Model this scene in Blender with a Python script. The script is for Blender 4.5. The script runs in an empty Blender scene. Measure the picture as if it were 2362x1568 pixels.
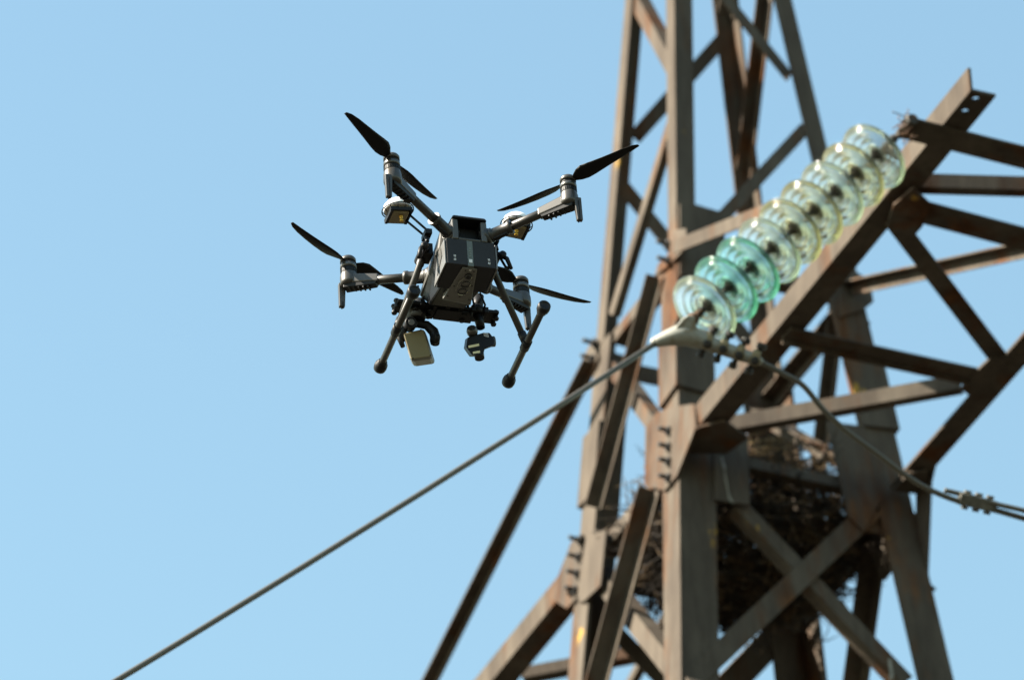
import bpy, bmesh, math, random
from mathutils import Vector, Matrix, noise
random.seed(7)
V = Vector
sc = bpy.context.scene
C = sc.collection
R = math.radians

# ------------------------------------------------------------------ camera
F_PX = 200.0 / 36.0 * 2362.0
PITCH, ROLL = R(33.5496), R(-2.5210)
CAM = V((0, 0, 1.6))
_r, _f, _u = V((1, 0, 0)), V((0, math.cos(PITCH), math.sin(PITCH))), V((0, -math.sin(PITCH), math.cos(PITCH)))
RX = math.cos(ROLL) * _r + math.sin(ROLL) * _u
UP = -math.sin(ROLL) * _r + math.cos(ROLL) * _u
FW = _f
cd = bpy.data.cameras.new('camera')
cd.lens, cd.sensor_width, cd.sensor_fit = 200, 36, 'HORIZONTAL'
cd.clip_start, cd.clip_end = 0.5, 6000
cd.dof.use_dof, cd.dof.focus_distance, cd.dof.aperture_fstop = True, 14.65, 4.5
cam = bpy.data.objects.new('camera', cd); C.objects.link(cam)
M = Matrix((RX, UP, -FW)).transposed().to_4x4(); M.translation = CAM
cam.matrix_world = M
sc.camera = cam

# ------------------------------------------------------------------ light
SUN_EL = R(40)
SUN_AZ = V((-0.97, -0.21, 0)).normalized()                 # horizontal direction towards the sun
SUN_DIR = V((SUN_AZ.x * math.cos(SUN_EL), SUN_AZ.y * math.cos(SUN_EL), math.sin(SUN_EL)))
w = bpy.data.worlds.new('World'); sc.world = w; w.use_nodes = True
nt = w.node_tree
bg = nt.nodes['Background']
sky = nt.nodes.new('ShaderNodeTexSky'); sky.sky_type = 'NISHITA'; sky.sun_disc = False
sky.sun_elevation = SUN_EL
sky.sun_rotation = math.atan2(SUN_AZ.x, SUN_AZ.y)
sky.altitude, sky.air_density, sky.dust_density, sky.ozone_density = 200, 2.0, 1.0, 1.0
wb = nt.nodes.new('ShaderNodeMix'); wb.data_type = 'RGBA'; wb.blend_type = 'MULTIPLY'   # the camera's cool white balance
wb.inputs[0].default_value = 1; wb.inputs[7].default_value = (.875, 1.01, 1.0, 1)
nt.links.new(sky.outputs[0], wb.inputs[6]); nt.links.new(wb.outputs[2], bg.inputs[0]); bg.inputs[1].default_value = 0.055
sl = bpy.data.lights.new('sun', 'SUN'); sl.energy = 5.0; sl.angle = R(0.5); sl.color = (1.0, 0.91, 0.77)
so = bpy.data.objects.new('sun', sl); C.objects.link(so)
so.rotation_euler = (-SUN_DIR).to_track_quat('-Z', 'Y').to_euler()
vs = sc.view_settings
vs.view_transform, vs.look, vs.exposure, vs.gamma, vs.use_curve_mapping = 'Standard', 'None', 2.06, 1, False
sc.cycles.max_bounces = 14
sc.cycles.transmission_bounces = 14
sc.cycles.transparent_max_bounces = 14

# ------------------------------------------------------------------ the frame of the tower (metres)
SC = 1.32963
PHI = 0.42439496
AXIS = V((0.63698286 * SC, 14 * SC, 0))
HALF, TAPER = 0.3612329 * SC, 0.08956197
Z1 = 8.58610707 * SC + 1.6
Z2 = Z1 + 0.70406403 * SC
ZA = Z1 - 0.01463719 * SC                                   # underside of the cross-arm
DV = V((math.sin(PHI), -math.cos(PHI), 0))                  # out along the cross-arm, towards the camera
EV = V((math.cos(PHI), math.sin(PHI), 0))                   # along the line of the conductors
ZV = V((0, 0, 1))
SG = {'A': (-1, -1), 'B': (1, -1), 'C': (-1, 1), 'D': (1, 1)}
def leg_at(n, z):
    s = SG[n]; h = HALF - TAPER * (z - Z1)
    return AXIS + V((0, 0, z)) + h * (s[0] * DV + s[1] * EV)
class Plane:
    def __init__(s, p0, p1, p2, out):
        s.p, n = p0, (p1 - p0).cross(p2 - p0).normalized()
        s.n = n if n.dot(out) > 0 else -n
FACE = {}
for k, out in (('AB', -EV), ('BD', DV), ('CD', EV), ('AC', -DV)):
    FACE[k] = Plane(leg_at(k[0], Z1), leg_at(k[1], Z1), leg_at(k[0], Z2), out)
FACE['ARM'] = Plane(V((0, 0, ZA)), V((1, 0, ZA)), V((0, 1, ZA)), ZV)
FACE['VB'] = Plane(leg_at('B', ZA), leg_at('B', ZA) + DV, leg_at('B', ZA) + ZV, -EV)
def ray(q):
    return FW + RX * ((q[0] - 1181) / F_PX) - UP * ((q[1] - 784) / F_PX)
def on(pl, q, off=0.0):
    pl = FACE[pl] if isinstance(pl, str) else pl
    v = ray(q); p = pl.p + pl.n * off
    return CAM + v * ((p - CAM).dot(pl.n) / v.dot(pl.n))
def deep(q, dist):
    return CAM + ray(q) * dist
def img(p):
    v = p - CAM; z = v.dot(FW)
    return (1181 + F_PX * v.dot(RX) / z, 784 - F_PX * v.dot(UP) / z)
def depth(p): return (p - CAM).dot(FW)
# measured survey sheets: corner and scale of each sheet
def sheet(ox, oy, s): return lambda x, y: ((ox + x * s) * 0.84843, (oy + y * s) * 0.84843)
q5 = sheet(1640, 0, .38265); q6 = sheet(2184, 150, .38265); q7 = sheet(1540, 500, .31881)
r1 = sheet(2184, 600, .31881); r2 = sheet(1440, 900, .31881); r3 = sheet(1240, 1348, .31881)
r4 = sheet(1640, 1100, .29636); r5 = sheet(1740, 1400, .28571); r6 = sheet(2184, 1000, .28571)
r7 = sheet(2184, 1348, .31881); r8 = sheet(1700, 820, .21168)

# ------------------------------------------------------------------ materials
def mat(name, base, rough=0.6, metal=0.0, **kw):
    m = bpy.data.materials.new(name); m.use_nodes = True
    b = m.node_tree.nodes['Principled BSDF']
    b.inputs['Base Color'].default_value = (*base, 1)
    b.inputs['Roughness'].default_value = rough; b.inputs['Metallic'].default_value = metal
    for k, v in kw.items(): b.inputs[k].default_value = v
    return m
def noisy(m, cols, scale=8.0, detail=6, stretch=(1, 1, 1), bump=0.0, lo=.3, hi=.7):
    """vary the base colour along a ramp of colours driven by noise"""
    t = m.node_tree; b = t.nodes['Principled BSDF']
    tc = t.nodes.new('ShaderNodeTexCoord'); mp = t.nodes.new('ShaderNodeMapping')
    mp.inputs['Scale'].default_value = stretch
    nz = t.nodes.new('ShaderNodeTexNoise'); nz.inputs['Scale'].default_value = scale; nz.inputs['Detail'].default_value = detail
    nz.inputs['Roughness'].default_value = .65
    rp = t.nodes.new('ShaderNodeValToRGB'); e = rp.color_ramp.elements
    n = len(cols)
    e[0].position, e[1].position = lo, hi
    e[0].color, e[1].color = (*cols[0], 1), (*cols[-1], 1)
    for i in range(1, n - 1):
        x = e.new(lo + (hi - lo) * i / (n - 1)); x.color = (*cols[i], 1)
    t.links.new(tc.outputs['Object'], mp.inputs[0]); t.links.new(mp.outputs[0], nz.inputs[0])
    t.links.new(nz.outputs[0], rp.inputs[0]); t.links.new(rp.outputs[0], b.inputs['Base Color'])
    if bump:
        bp = t.nodes.new('ShaderNodeBump'); bp.inputs['Strength'].default_value = bump; bp.inputs['Distance'].default_value = .01
        t.links.new(nz.outputs[0], bp.inputs['Height']); t.links.new(bp.outputs[0], b.inputs['Normal'])
    return m
def steel_mat():
    m = mat('weathered_steel', (.13, .115, .095), .78)
    t = m.node_tree; b = t.nodes['Principled BSDF']
    tc = t.nodes.new('ShaderNodeTexCoord')
    def nz(scale, stretch, detail=7, rough=.6):
        mp = t.nodes.new('ShaderNodeMapping'); mp.inputs['Scale'].default_value = stretch
        n = t.nodes.new('ShaderNodeTexNoise'); n.inputs['Scale'].default_value = scale
        n.inputs['Detail'].default_value = detail; n.inputs['Roughness'].default_value = rough
        t.links.new(tc.outputs['Object'], mp.inputs[0]); t.links.new(mp.outputs[0], n.inputs[0]); return n
    def ramp(src, stops):
        r = t.nodes.new('ShaderNodeValToRGB'); e = r.color_ramp.elements
        e[0].position, e[0].color = stops[0][0], (*stops[0][1], 1)
        e[1].position, e[1].color = stops[-1][0], (*stops[-1][1], 1)
        for p, c in stops[1:-1]:
            x = e.new(p); x.color = (*c, 1)
        t.links.new(src.outputs[0], r.inputs[0]); return r
    def mix(fac, a, c):
        x = t.nodes.new('ShaderNodeMix'); x.data_type = 'RGBA'
        t.links.new(fac, x.inputs[0]); t.links.new(a, x.inputs[6]); t.links.new(c, x.inputs[7]); return x.outputs[2]
    base = ramp(nz(5, (1, 1, .35)), [(.3, STEEL_LO), (.5, STEEL_MID), (.7, STEEL_HI)])
    grain = ramp(nz(28, (1, 1, .12), 5, .7), [(.25, (.72, .70, .68)), (.5, (1, 1, 1)), (.8, (1.2, 1.18, 1.15))])
    mg = t.nodes.new('ShaderNodeMix'); mg.data_type = 'RGBA'; mg.blend_type = 'MULTIPLY'; mg.inputs[0].default_value = 1
    t.links.new(base.outputs[0], mg.inputs[6]); t.links.new(grain.outputs[0], mg.inputs[7])
    rust = ramp(nz(9, (1, 1, .6)), [(.3, (.030, .014, .008)), (.55, (.085, .034, .013)), (.75, (.17, .070, .020))])
    f1 = ramp(nz(3.2, (1.6, 1.6, .30), 8, .62), [(.51, (0, 0, 0)), (.64, (.85, .85, .85))])
    c = mix(f1.outputs[0], mg.outputs[2], rust.outputs[0])
    lich = t.nodes.new('ShaderNodeRGB'); lich.outputs[0].default_value = (.36, .21, .035, 1)
    f2 = ramp(nz(4.5, (1, 1, .8), 6, .6), [(.68, (0, 0, 0)), (.72, (.8, .8, .8))])
    c = mix(f2.outputs[0], c, lich.outputs[0])
    t.links.new(c, b.inputs['Base Color'])
    bp = t.nodes.new('ShaderNodeBump'); bp.inputs['Strength'].default_value = .25; bp.inputs['Distance'].default_value = .004
    t.links.new(nz(60, (1, 1, 1)).outputs[0], bp.inputs['Height']); t.links.new(bp.outputs[0], b.inputs['Normal'])
    b.inputs['Specular IOR Level'].default_value = .06
    return m
STEEL_LO, STEEL_MID, STEEL_HI = (.054, .044, .036), (.078, .064, .051), (.104, .087, .069)
STEEL = steel_mat()
DARKBOLT = noisy(mat('bolt_iron', (.02, .018, .016), .6, .3), [(.012, .011, .01), (.03, .025, .02)], 40)
CASTIRON = noisy(mat('cast_iron', (.05, .045, .04), .7, .2), [(.03, .028, .025), (.07, .055, .04)], 30)
RUSTY = noisy(mat('rusty_iron', (.12, .05, .02), .85), [(.03, .016, .010), (.08, .038, .018), (.15, .075, .03)], 35)
CLAMP = noisy(mat('clamp_casting', (.24, .24, .21), .6, .1), [(.15, .11, .05), (.20, .19, .16), (.235, .235, .205)], 22, lo=.35, hi=.5)
CONN = noisy(mat('connector_casting', (.08, .075, .06), .65, .2), [(.05, .045, .035), (.09, .082, .065), (.13, .12, .10)], 40)
SADDLE = noisy(mat('stained_saddle', (.2, .15, .07), .65, .1), [(.13, .10, .055), (.20, .15, .07), (.26, .21, .12)], 30)
WIRE = noisy(mat('aluminium_strand', (.14, .13, .11), .5, .35), [(.088, .079, .064), (.095, .086, .069)], 3)
STICK = noisy(mat('nest_twig', (.06, .04, .025), .9), [(.007, .005, .004), (.022, .015, .010), (.15, .095, .045)], 14.0, detail=2)
STRAW = noisy(mat('pale_straw', (.2, .13, .06), .85), [(.10, .06, .028), (.20, .13, .06), (.30, .21, .10)], 9.0)
GROUND = noisy(mat('dry_field', (.10, .075, .03), .95), [(.009, .010, .004), (.016, .013, .006), (.026, .020, .008)], .6)
def glass_mat(name, body, absorb, density):
    m = bpy.data.materials.new(name); m.use_nodes = True; t = m.node_tree
    b = t.nodes['Principled BSDF']
    b.inputs['Base Color'].default_value = (.98, .99, .98, 1); b.inputs['Transmission Weight'].default_value = 1
    b.inputs['Roughness'].default_value = .07; b.inputs['IOR'].default_value = 1.5
    d = t.nodes.new('ShaderNodeBsdfTranslucent'); d.inputs[0].default_value = (*body, 1)
    mx = t.nodes.new('ShaderNodeMixShader'); mx.inputs[0].default_value = .055
    t.links.new(b.outputs[0], mx.inputs[1]); t.links.new(d.outputs[0], mx.inputs[2])
    t.links.new(mx.outputs[0], t.nodes['Material Output'].inputs[0])
    va = t.nodes.new('ShaderNodeVolumeAbsorption'); va.inputs['Color'].default_value = (*absorb, 1); va.inputs['Density'].default_value = density
    t.links.new(va.outputs[0], t.nodes['Material Output'].inputs['Volume'])
    return m
GLASS_PALE = glass_mat('pale_glass', (.84, .86, .74), (.55, .78, .42), 4.5)
GLASS_AQUA = glass_mat('aqua_glass', (.45, .78, .66), (.06, .82, .58), 8)
GLASS_OLIVE = glass_mat('yellowish_glass', (.82, .80, .55), (.74, .74, .24), 7)

# drone
D_SHELL = mat('grey_shell', (.062, .059, .053), .42)
D_POD = mat('motor_housing', (.062, .058, .053), .36, .45)
D_BLACK = mat('black_plastic', (.007, .007, .0075), .5, 0, **{'Specular IOR Level': .25})
D_BATT = noisy(mat('battery_plastic', (.045, .046, .05), .6, 0, **{'Specular IOR Level': .2}), [(.022, .0225, .025), (.027, .0275, .031)], 90)
D_SIDE = mat('battery_side', (.12, .12, .118), .34)
D_TUBE = noisy(mat('carbon_tube', (.055, .052, .047), .42, .2), [(.029, .027, .024), (.037, .034, .030)], 60)
D_MOTOR = mat('motor_alloy', (.09, .088, .085), .36, .7)
D_PANEL = noisy(mat('sensor_panel', (.15, .15, .145), .5), [(.11, .11, .10), (.145, .145, .132)], 120)
D_PROP = mat('propeller_black', (.004, .004, .0045), .6)
D_PROP.node_tree.nodes['Principled BSDF'].inputs['Specular IOR Level'].default_value = .2
D_SILVER = mat('silver_housing', (.15, .14, .118), .45)
D_WHITE = mat('white_dome', (.82, .82, .82), .4)
D_GOLD = mat('golden_brass', (.60, .36, .05), .35, .6)
D_BOUNCE = mat('bounce_tinted_cover', (.18, .145, .072), .5)  # golden bounce light from the ground is painted into this beige
D_LABEL = mat('white_print', (.62, .62, .62), .6)
D_CREAM = mat('cream_label', (.75, .68, .42), .6)
D_LENS = mat('lens_glass', (.01, .01, .012), .08)
D_TAPE = mat('grey_strip', (.10, .115, .105), .5)

# ------------------------------------------------------------------ mesh helpers
class MB:
    def __init__(s): s.v, s.f, s.sm = [], [], []
    def add(s, verts, faces, smooth=False):
        o = len(s.v); s.v += [V(p) for p in verts]
        s.f += [tuple(i + o for i in f) for f in faces]; s.sm += [smooth] * len(faces); return s
    def prism(s, poly, vec):
        n = len(poly); vec = V(vec)
        return s.add([V(p) for p in poly] + [V(p) + vec for p in poly],
                     [tuple(range(n - 1, -1, -1)), tuple(range(n, 2 * n))] + [(i, (i + 1) % n, (i + 1) % n + n, i + n) for i in range(n)])
    def box(s, c, x, y, z):
        c, x, y, z = V(c), V(x) / 2, V(y) / 2, V(z) / 2
        return s.prism([c - x - y - z, c + x - y - z, c + x + y - z, c - x + y - z], z * 2)
    def abox(s, x0, x1, y0, y1, z0, z1): return s.box(((x0 + x1) / 2, (y0 + y1) / 2, (z0 + z1) / 2), (x1 - x0, 0, 0), (0, y1 - y0, 0), (0, 0, z1 - z0))
    def hexa(s, a, b):
        return s.add(list(a) + list(b), [(3, 2, 1, 0), (4, 5, 6, 7)] + [(i, (i + 1) % 4, (i + 1) % 4 + 4, i + 4) for i in range(4)])
    def lbar(s, p0, p1, a, b, wa, wb, t):
        ax = (p1 - p0).normalized()
        a = (a - ax * a.dot(ax)).normalized(); b = (b - ax * b.dot(ax)); b = (b - a * b.dot(a)).normalized()
        poly = [p0, p0 + a * wa, p0 + a * wa + b * t, p0 + a * t + b * t, p0 + a * t + b * wb, p0 + b * wb]
        # two quads per end keep the concave cap clean
        n = 6; vec = p1 - p0
        fs = [(0, 3, 2, 1), (0, 5, 4, 3), (6, 7, 8, 9), (6, 9, 10, 11)] + [(i, (i + 1) % n, (i + 1) % n + n, i + n) for i in range(n)]
        return s.add(poly + [p + vec for p in poly], fs)
    def tube(s, pts, rad, n=12, caps=True):
        pts = [V(p) for p in pts]; rad = rad if isinstance(rad, (list, tuple)) else [rad] * len(pts)
        o = len(s.v); up = None
        for i, p in enumerate(pts):
            d = (pts[min(i + 1, len(pts) - 1)] - pts[max(i - 1, 0)])
            if d.length < 1e-9: d = V((0, 0, 1))
            d.normalize()
            if up is None:
                up = V((0, 0, 1)) if abs(d.z) < .9 else V((1, 0, 0))
            x = (up - d * up.dot(d)).normalized(); up = x; y = d.cross(x)
            for k in range(n):
                a = 2 * math.pi * k / n; s.v.append(p + (x * math.cos(a) + y * math.sin(a)) * rad[i])
        for i in range(len(pts) - 1):
            for k in range(n):
                s.f.append((o + i * n + k, o + i * n + (k + 1) % n, o + (i + 1) * n + (k + 1) % n, o + (i + 1) * n + k)); s.sm.append(True)
        if caps:
            s.f += [tuple(o + k for k in reversed(range(n))), tuple(o + (len(pts) - 1) * n + k for k in range(n))]; s.sm += [False, False]
        return s
    def lathe(s, c, ax, prof, n=32, closed=False, smooth=True):
        """prof: (radius, height along ax)"""
        c, ax = V(c), V(ax).normalized()
        x = ax.orthogonal().normalized(); y = ax.cross(x); o = len(s.v); m = len(prof)
        for r, h in prof:
            for k in range(n):
                a = 2 * math.pi * k / n; s.v.append(c + ax * h + (x * math.cos(a) + y * math.sin(a)) * r)
        rng = range(m) if closed else range(m - 1)
        for i in rng:
            j = (i + 1) % m
            for k in range(n):
                s.f.append((o + i * n + k, o + i * n + (k + 1) % n, o + j * n + (k + 1) % n, o + j * n + k)); s.sm.append(smooth)
        if not closed:
            s.f += [tuple(o + k for k in reversed(range(n))), tuple(o + (m - 1) * n + k for k in range(n))]; s.sm += [False, False]
        return s
    def build(s, name, m, parent=None, origin=None, bevel=0, subsurf=0):
        me = bpy.data.meshes.new(name)
        origin = V(origin) if origin is not None else V((0, 0, 0))
        me.from_pydata([tuple(p - origin) for p in s.v], [], s.f); me.update()
        bm = bmesh.new(); bm.from_mesh(me); bmesh.ops.recalc_face_normals(bm, faces=bm.faces); bm.to_mesh(me); bm.free()
        me.polygons.foreach_set('use_smooth', s.sm)
        me.materials.append(m)
        o = bpy.data.objects.new(name, me); C.objects.link(o)
        if parent is not None: o.parent = parent
        else: o.location = origin
        if bevel:
            b = o.modifiers.new('bevel', 'BEVEL'); b.width = bevel; b.segments = 2; b.limit_method = 'ANGLE'; b.angle_limit = R(40)
        return o
def tag(o, label=None, cat=None, group=None, kind=None):
    for k, v in (('label', label), ('category', cat), ('group', group), ('kind', kind)):
        if v: o[k] = v
    return o
def empty(name, loc, label, cat, group=None):
    o = bpy.data.objects.new(name, None); o.location = loc; o.empty_display_size = .2; C.objects.link(o)
    return tag(o, label, cat, group)

# ------------------------------------------------------------------ setting
me = MB()
N = 40
def gz(x, y): return -0.02 + 0.25 * noise.noise(V((x * .02, y * .02, 0))) * min(1, (abs(x) + abs(y)) / 60)
xs = [-4000, -1500, -600, -250] + [-100 + i * 8 for i in range(26)] + [250, 600, 1500, 4000]
vv = [(x, y, gz(x, y)) for y in xs for x in xs]; k = len(xs)
me.add(vv, [(j * k + i, j * k + i + 1, (j + 1) * k + i + 1, (j + 1) * k + i) for j in range(k - 1) for i in range(k - 1)], True)
tag(me.build('ground', GROUND), kind='structure')

# ------------------------------------------------------------------ the lattice tower
BASE = AXIS.copy()
tower = empty('lattice_tower', BASE, 'rusty brown steel lattice power line tower with glass insulators on its arm', 'power tower')
def part(mb, name, m=STEEL, parent=None, **kw):
    return mb.build(name, m, tower if parent is None else parent, BASE if parent is None else BASE, **kw)
WL, WU, TL, TU = .150, .080, .014, .010
ZTOP = Z2 + 3.0
for n in 'ABCD':
    s = SG[n]; a, b = -s[0] * DV, -s[1] * EV
    part(MB().lbar(leg_at(n, -.05), leg_at(n, Z2 + .06), a, b, WL, WL, TL), 'leg')
    part(MB().lbar(leg_at(n, Z2 + .062), leg_at(n, ZTOP), a, b, WU, WU, TU), 'leg')
    # splice angle wrapped round the joint
    o = (s[0] * DV + s[1] * EV) * .016
    part(MB().lbar(leg_at(n, Z1 + .285) + o, leg_at(n, Z1 + .60) + o, a, b, WL + .012, WL + .012, .0145), 'splice_plate')
part(MB().box(leg_at('B', -.05) * .25 + leg_at('A', -.05) * .25 + leg_at('C', -.05) * .25 + leg_at('D', -.05) * .25 + V((0, 0, ZTOP + .05 + .06)), DV * .4, EV * .4, V((0, 0, .012))), 'peak_plate')

def bar(name, pl, h0, h1, side, out, w, w2=None, t=.008, off=0.0, m=STEEL, pts=None):
    P = FACE[pl]
    if pts: p0, p1 = pts; p0 = p0 + P.n * off; p1 = p1 + P.n * off
    else: p0, p1 = on(pl, h0, off), on(pl, h1, off)
    ax = (p1 - p0).normalized(); u = P.n.cross(ax).normalized()
    m_ = (p0 + p1) / 2
    i0, i1, ia = V(img(m_)), V(img(m_ + u * .1)), V(img(m_ + ax * .1))
    d_ = ia - i0; nrm = V((-d_.y, d_.x))
    if nrm.y > 0: nrm = -nrm
    if (i1 - i0).dot(nrm) < 0: u = -u
    return part(MB().lbar(p0, p1, u * side, P.n * out, w, w2 or w, t), name, m)
IN = -TL - .002; INU = -TU - .002; OUT = .003
# left face
bar('diagonal_brace', 'AB', q5(205, -95), q5(505, 463), -1, -1, .060, off=INU)
bar('diagonal_brace', 'AB', q7(918, -598), q7(395, 1120), 1, -1, .060, .034, off=INU)
bar('horizontal_strut', 'AB', q7(395, 1362), q7(840, 793), 1, -1, .060, off=IN)
bar('diagonal_brace', 'AB', r2(1112, -455), r2(588, 1512), -1, 1, .052, .060, off=OUT)
bar('diagonal_brace', 'AB', r2(700, 243), r2(1135, 843), -1, -1, .060, off=IN)
bar('horizontal_strut', 'AB', r3(1230, 500), r3(1690, -47), 1, -1, .065, off=IN)
bar('diagonal_brace', 'AB', r3(1702, -45), r3(1150, 1985), -1, 1, .062, .074, off=OUT)
bar('diagonal_brace', 'AB', r3(1190, 575), r3(1990, 1575), -1, -1, .072, off=IN)
# front face
bar('diagonal_brace', 'BD', q5(700, -280), q5(1345, 520), -1, -1, .050, off=INU)
bar('diagonal_brace', 'BD', q5(780, 1545), q5(1405, 875), -1, -1, .052, off=INU)
bar('horizontal_strut', 'BD', (1580, 600), (1985, 697), 1, -1, .055, off=IN)
bar('diagonal_brace', 'BD', r5(400, 1500), r5(2150, -137), -1, -1, .082, off=OUT)
bar('diagonal_brace', 'BD', r5(900, -85), r5(2500, 1600), 1, -1, .062, off=IN)
bar('horizontal_strut', 'BD', r4(1080, 512), r4(2330, 790), 1, -1, .048, off=IN)
# rear faces
bar('diagonal_brace', 'AC', q5(185, 944), q5(930, 110), -1, 1, .060, off=INU)
bar('diagonal_brace', 'AC', q7(470, -92), q7(1740, 1479), -1, 1, .066, off=INU)
bar('horizontal_strut', 'AC', None, None, -1, 1, .075, off=IN, pts=(leg_at('A', Z2 + .02), leg_at('C', Z2 + .02)))
bar('horizontal_strut', 'AC', None, None, -1, 1, .09, off=IN, pts=(leg_at('A', Z1 + .03), leg_at('C', Z1 + .03)))
bar('diagonal_brace', 'AC', r5(300, 1997), r5(1480, 770), -1, 1, .11, off=OUT)
bar('diagonal_brace', 'AC', None, None, -1, 1, .07, off=IN, pts=(leg_at('A', Z1 - .05), leg_at('C', Z1 - .95)))
bar('diagonal_brace', 'CD', q5(1172, -20), q5(1015, 1300), -1, -1, .055, off=INU)
bar('diagonal_brace', 'CD', r1(325, 640), r6(165, 1000), -1, -1, .050, off=IN)
bar('horizontal_strut', 'CD', None, None, -1, -1, .06, off=IN, pts=(leg_at('D', Z2), leg_at('C', Z2)))
bar('horizontal_strut', 'CD', None, None, -1, -1, .09, off=IN, pts=(leg_at('D', Z1), leg_at('C', Z1)))
bar('diagonal_brace', 'CD', None, None, -1, -1, .06, off=-TL - .075, pts=(leg_at('C', Z2 - .04), leg_at('D', Z1 + .05)))
bar('diagonal_brace', 'CD', r7(635, 480), r7(460, 1750), -1, -1, .075, off=IN)
# panels above and below the picture
for f in ('AB', 'BD', 'AC', 'CD'):
    for za, zb, sw in ((Z2 + 1.75, Z2 + 2.35, 0), (Z2 + 2.35, Z2 + 2.95, 1)):
        a, b = (f[0], f[1]) if sw == 0 else (f[1], f[0])
        bar('diagonal_brace', f, None, None, -1, -1, .055, off=INU, pts=(leg_at(a, za), leg_at(b, zb)))
    for i in range(6):
        zb = Z1 - 1.25 - i * 1.95; za = zb - 1.9
        if za < 0: break
        bar('diagonal_brace', f, None, None, -1, -1, .075, off=IN, pts=(leg_at(f[0], za), leg_at(f[1], zb)))
        bar('diagonal_brace', f, None, None, -1, -1, .075, off=OUT, pts=(leg_at(f[1], za), leg_at(f[0], zb)))

# near cross-arm
WC = .098
def chord(p0, p1, a, holes=()):
    o = part(MB().lbar(p0, p1, a, ZV, WC, WC, .011), 'arm_chord')
    return o
B0, D0 = leg_at('B', ZA), leg_at('D', ZA)
tip1 = on('ARM', (2239, 210)); L1 = (tip1 - B0).dot(DV)
c1 = part(MB().lbar(B0 + DV * .02, B0 + DV * L1, EV, ZV, WC, WC, .011), 'arm_chord')
# bolt holes drilled through the tip of the near chord
cut = MB()
for q in (q6(1225, 315), q6(1150, 402)):
    c = on('ARM', q); cut.tube([c - ZV * .05, c + ZV * .05], .0135, 16)
co = cut.build('drill', DARKBOLT, None, None)
bo = c1.modifiers.new('holes', 'BOOLEAN'); bo.operation = 'DIFFERENCE'; bo.object = co; bo.solver = 'EXACT'
co.location = -BASE; bpy.context.view_layer.update()
# the chord lives under the tower: work in its local space
co.matrix_world = Matrix.Identity(4); c1.matrix_world; bpy.context.view_layer.update()
dg = bpy.context.evaluated_depsgraph_get()
nm = bpy.data.meshes.new_from_object(c1.evaluated_get(dg)); c1.modifiers.clear(); c1.data = nm
bpy.data.objects.remove(co, do_unlink=True)
c2 = part(MB().lbar(D0 + DV * .02, D0 + DV * (L1 + .05), -EV, ZV, WC, WC, .011), 'arm_chord')
UPO = .013
bar('arm_strut', 'ARM', r1(-190, 999), r1(1400, 1348), 1, -1, .080, .03, off=-.010)
bar('arm_strut', 'ARM', q6(620, 1139), q6(1700, 1425), 1, 1, .12, .06, off=UPO)
bar('arm_strut', 'ARM', q6(690, 590), q6(2430, 1030), 1, 1, .115, .05, off=-.012)
bar('arm_brace', 'ARM', q6(700, 931), q6(2560, 985), -1, 1, .045, .058, off=UPO)
bar('arm_brace', 'ARM', r1(690, 30), r1(1580, 1190), 1, 1, .072, off=-.012)
bar('arm_brace', 'ARM', r6(-700, 588), r6(1500, 190), -1, 1, .045, .062, off=UPO)
# ties from the upper joints down to the arm
bar('arm_tie', 'VB', q7(925, 475), q7(2480, -140), -1, -1, .055, off=.0)
tD = on('ARM', (2568, 522)); tDu = on('BD', r1(400, 540))
ax = (tD - tDu).normalized()
part(MB().lbar(tDu, tD, -ZV, -EV, .05, .05, .007), 'arm_tie')
# far cross-arm
A0, C0 = leg_at('A', ZA), leg_at('C', ZA)
part(MB().lbar(A0 - DV * .02, A0 - DV * L1, EV, ZV, WC, WC, .011), 'arm_chord')
part(MB().lbar(C0 - DV * .02, C0 - DV * L1, -EV, ZV, WC, WC, .011), 'arm_chord')
FACE['VA'] = Plane(leg_at('A', ZA), leg_at('A', ZA) + DV, leg_at('A', ZA) + ZV, -EV)
ta, tb = on('VA', r2(560, 262)), on('VA', r3(-340, 1880))
t_end = A0 - DV * (L1 - .1) + ZV * .05
part(MB().lbar(ta, ta + (tb - ta).normalized() * 2.6, EV * -1, DV, .055, .04, .007), 'arm_tie')
vec = (tb - ta).normalized() * 2.6
cu = leg_at('C', Z2); part(MB().lbar(cu, cu + vec, EV, DV, .055, .04, .007), 'arm_tie')
for k_ in (.55, .97):
    part(MB().lbar(A0 - DV * L1 * k_ + ZV * .012, C0 - DV * L1 * k_ + ZV * .012, DV, ZV, .075, .05, .008), 'arm_strut')
bar('arm_brace', 'ARM', r3(560, 1547), r3(1720, 1322), -1, 1, .062, .05, off=UPO)

# gusset plates
def plate(pl, quad, off, t=.010, out=1, name='gusset_plate'):
    P = FACE[pl]; poly = [on(pl, q, off) for q in quad]
    return part(MB().prism(poly, P.n * t * out), name)
def bolt(parent, p, d, ln=.040, r=.011, head=True, m=DARKBOLT):
    mb = MB().tube([p, p + d * ln], r * .8, 8)
    if head: mb.lathe(p, d, [(r * 1.7, -.004), (r * 1.7, .012)], 6, smooth=False)
    return part(mb, 'bolt', m, parent)
gB = plate('AB', [r2(1268, 645), r2(1422, 625), r2(1440, 812), r2(1275, 1235), r2(1172, 1362), r2(1000, 1320), r2(1005, 835), r2(1100, 700)], .0035)
for q in (r2(1190, 850), r2(1190, 985), r2(1190, 1110), r2(1190, 1250)):
    bolt(gB, on('AB', q, .0135), FACE['AB'].n, .045)
gBu = plate('AB', [q7(905, 402), q7(1040, 385), q7(1042, 545), q7(885, 705), q7(770, 790), q7(800, 690), q7(890, 600)], .0035)
for q in (q7(870, 515), q7(875, 655)):
    bolt(gBu, on('AB', q, .0135), FACE['AB'].n, .05)
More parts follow.
